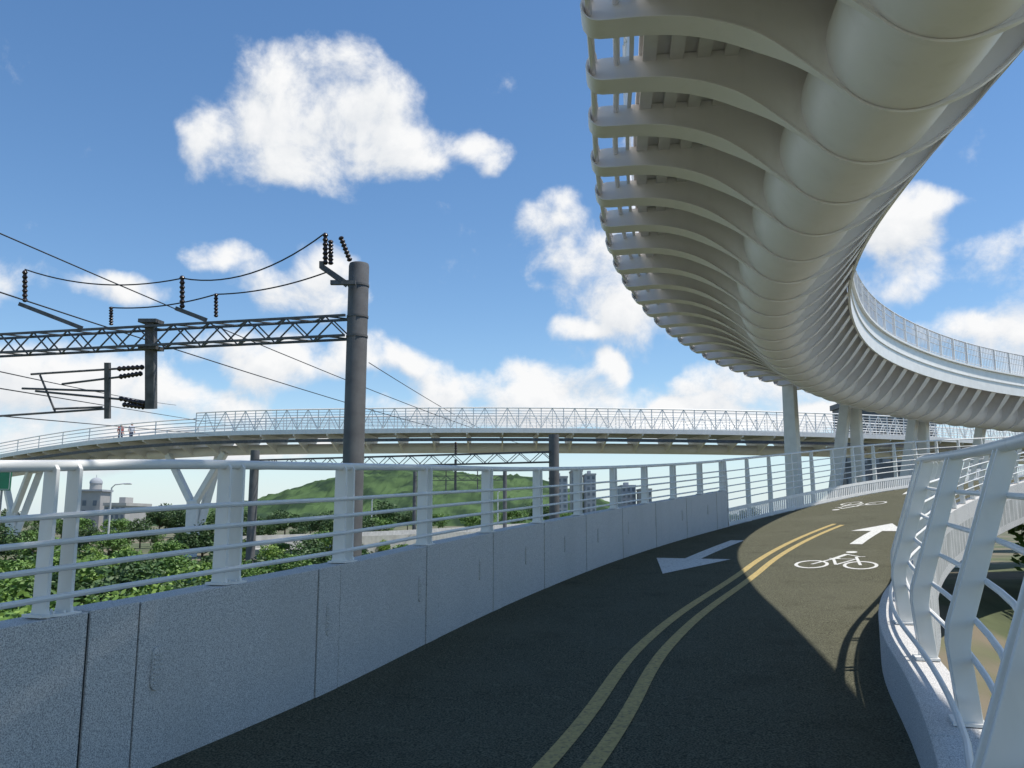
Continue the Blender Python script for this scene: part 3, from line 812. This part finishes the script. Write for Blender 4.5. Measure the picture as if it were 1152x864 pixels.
fs = [(j*NU+i, j*NU+i+1, (j+1)*NU+i+1, (j+1)*NU+i) for j in range(NV-1) for i in range(NU-1)]
me.from_pydata(list(zip(X.tolist(),Y.tolist(),Zc.tolist())), [], fs)
for nm_, arr in (('dens',F1),('densb',F2)):
    at_ = me.attributes.new(nm_,'FLOAT','POINT'); at_.data.foreach_set('value', arr.ravel().astype(np.float32))
cmat = bpy.data.materials.new('cloud'); cmat.use_nodes=True; nt=cmat.node_tree; nt.nodes.clear()
def N(tree, op, *ins):
    n = tree.nodes.new('ShaderNodeMath'); n.operation = op
    for i, v in enumerate(ins):
        if isinstance(v,(int,float)): n.inputs[i].default_value = v
        else: tree.links.new(v, n.inputs[i])
    return n.outputs[0]
geo = nt.nodes.new('ShaderNodeNewGeometry')
def fbm(off):
    mp = nt.nodes.new('ShaderNodeMapping'); mp.inputs['Scale'].default_value=(1/RD,)*3; mp.inputs['Location'].default_value=off
    nt.links.new(geo.outputs['Position'], mp.inputs['Vector'])
    n2 = nt.nodes.new('ShaderNodeTexNoise'); n2.inputs['Scale'].default_value=13; n2.inputs['Detail'].default_value=10; n2.inputs['Roughness'].default_value=.6
    n2.inputs['Distortion'].default_value=.2
    nt.links.new(mp.outputs[0], n2.inputs['Vector']); return N(nt,'SUBTRACT',n2.outputs['Fac'],.5)
def attr(nm_):
    a_=nt.nodes.new('ShaderNodeAttribute'); a_.attribute_name=nm_; return a_.outputs['Fac']
D1 = N(nt,'ADD',N(nt,'MULTIPLY',attr('dens'),.62),N(nt,'MULTIPLY',fbm((0,0,0)),3.7))
D2 = N(nt,'ADD',N(nt,'MULTIPLY',attr('densb'),.62),N(nt,'MULTIPLY',fbm((.010,0,.016)),3.7))
mr = nt.nodes.new('ShaderNodeMapRange'); mr.interpolation_type='SMOOTHSTEP'; mr.inputs['From Min'].default_value=-.46; mr.inputs['From Max'].default_value=.66
nt.links.new(D1, mr.inputs['Value'])
li = nt.nodes.new('ShaderNodeClamp'); nt.links.new(N(nt,'ADD',N(nt,'MULTIPLY',N(nt,'SUBTRACT',D1,D2),.36),.76), li.inputs[0])
cm = nt.nodes.new('ShaderNodeMix'); cm.data_type='RGBA'; nt.links.new(li.outputs[0], cm.inputs['Factor'])
cm.inputs['A'].default_value=(.50,.57,.66,1); cm.inputs['B'].default_value=(.96,.965,.97,1)  # cloud light and shade painted as emission: sunward edges white, far sides grey-blue
em = nt.nodes.new('ShaderNodeEmission'); nt.links.new(cm.outputs['Result'], em.inputs['Color'])
sp_ = nt.nodes.new('ShaderNodeSeparateXYZ'); nt.links.new(geo.outputs['Position'], sp_.inputs[0])
hz = nt.nodes.new('ShaderNodeMapRange'); hz.inputs['From Min'].default_value=0; hz.inputs['From Max'].default_value=RD*.17; hz.inputs['To Min'].default_value=.86; hz.inputs['To Max'].default_value=0
nt.links.new(sp_.outputs[2], hz.inputs['Value'])
hz2 = N(nt,'POWER',hz.outputs[0],1.6)
eh = nt.nodes.new('ShaderNodeEmission'); eh.inputs['Color'].default_value=(.60,.76,.92,1)  # pale horizon haze painted into the layer as glow
tr_ = nt.nodes.new('ShaderNodeBsdfTransparent'); m0 = nt.nodes.new('ShaderNodeMixShader'); nt.links.new(hz2, m0.inputs[0]); nt.links.new(tr_.outputs[0], m0.inputs[1]); nt.links.new(eh.outputs[0], m0.inputs[2])
ms = nt.nodes.new('ShaderNodeMixShader'); nt.links.new(mr.outputs[0], ms.inputs[0])
nt.links.new(m0.outputs[0], ms.inputs[1]); nt.links.new(em.outputs[0], ms.inputs[2])
ou = nt.nodes.new('ShaderNodeOutputMaterial'); nt.links.new(ms.outputs[0], ou.inputs['Surface'])
try: cmat.cycles.emission_sampling='NONE'
except Exception: pass
me.materials.append(cmat); so_=bpy.data.objects.new('sky',me); col.objects.link(so_); tag(so_,kind='structure')

# ------------------------------------------------------------------ world
w = bpy.data.worlds.new('World'); bpy.context.scene.world = w; w.use_nodes = True
nt = w.node_tree; nt.nodes.clear()
EL = 65.0
SUN = Vector((math.cos(R(EL))*.96, -math.cos(R(EL))*.14, math.sin(R(EL)))).normalized()
el = math.asin(SUN.z); az = math.atan2(SUN.x, SUN.y)
sky = nt.nodes.new('ShaderNodeTexSky'); sky.sky_type='NISHITA'; sky.sun_disc=False; sky.sun_elevation=el; sky.sun_rotation=az
sky.air_density=1.0; sky.dust_density=.2; sky.ozone_density=1.8
hs = nt.nodes.new('ShaderNodeHueSaturation'); hs.inputs['Saturation'].default_value=1.18; hs.inputs['Value'].default_value=1.32
nt.links.new(sky.outputs[0], hs.inputs['Color'])
bg = nt.nodes.new('ShaderNodeBackground'); bg.inputs['Strength'].default_value=.115
nt.links.new(hs.outputs[0], bg.inputs['Color'])
wo = nt.nodes.new('ShaderNodeOutputWorld'); nt.links.new(bg.outputs[0], wo.inputs['Surface'])

sl = bpy.data.lights.new('sun','SUN'); sl.energy=5.0; sl.angle=R(.53); sl.color=(1,.95,.87)
so = bpy.data.objects.new('sun', sl); col.objects.link(so); so.rotation_euler = SUN.to_track_quat('Z','Y').to_euler()

cam = bpy.data.cameras.new('camera'); cam.sensor_width=36; cam.lens=36*F/1152; cam.clip_end=6000; cam.clip_start=.05
co = bpy.data.objects.new('camera', cam); col.objects.link(co); co.location=(0,0,CAMZ); co.rotation_euler=(R(90)+TH,0,0)
bpy.context.scene.camera = co
vs = bpy.context.scene.view_settings; vs.view_transform='Standard'; vs.look='None'; vs.exposure=0
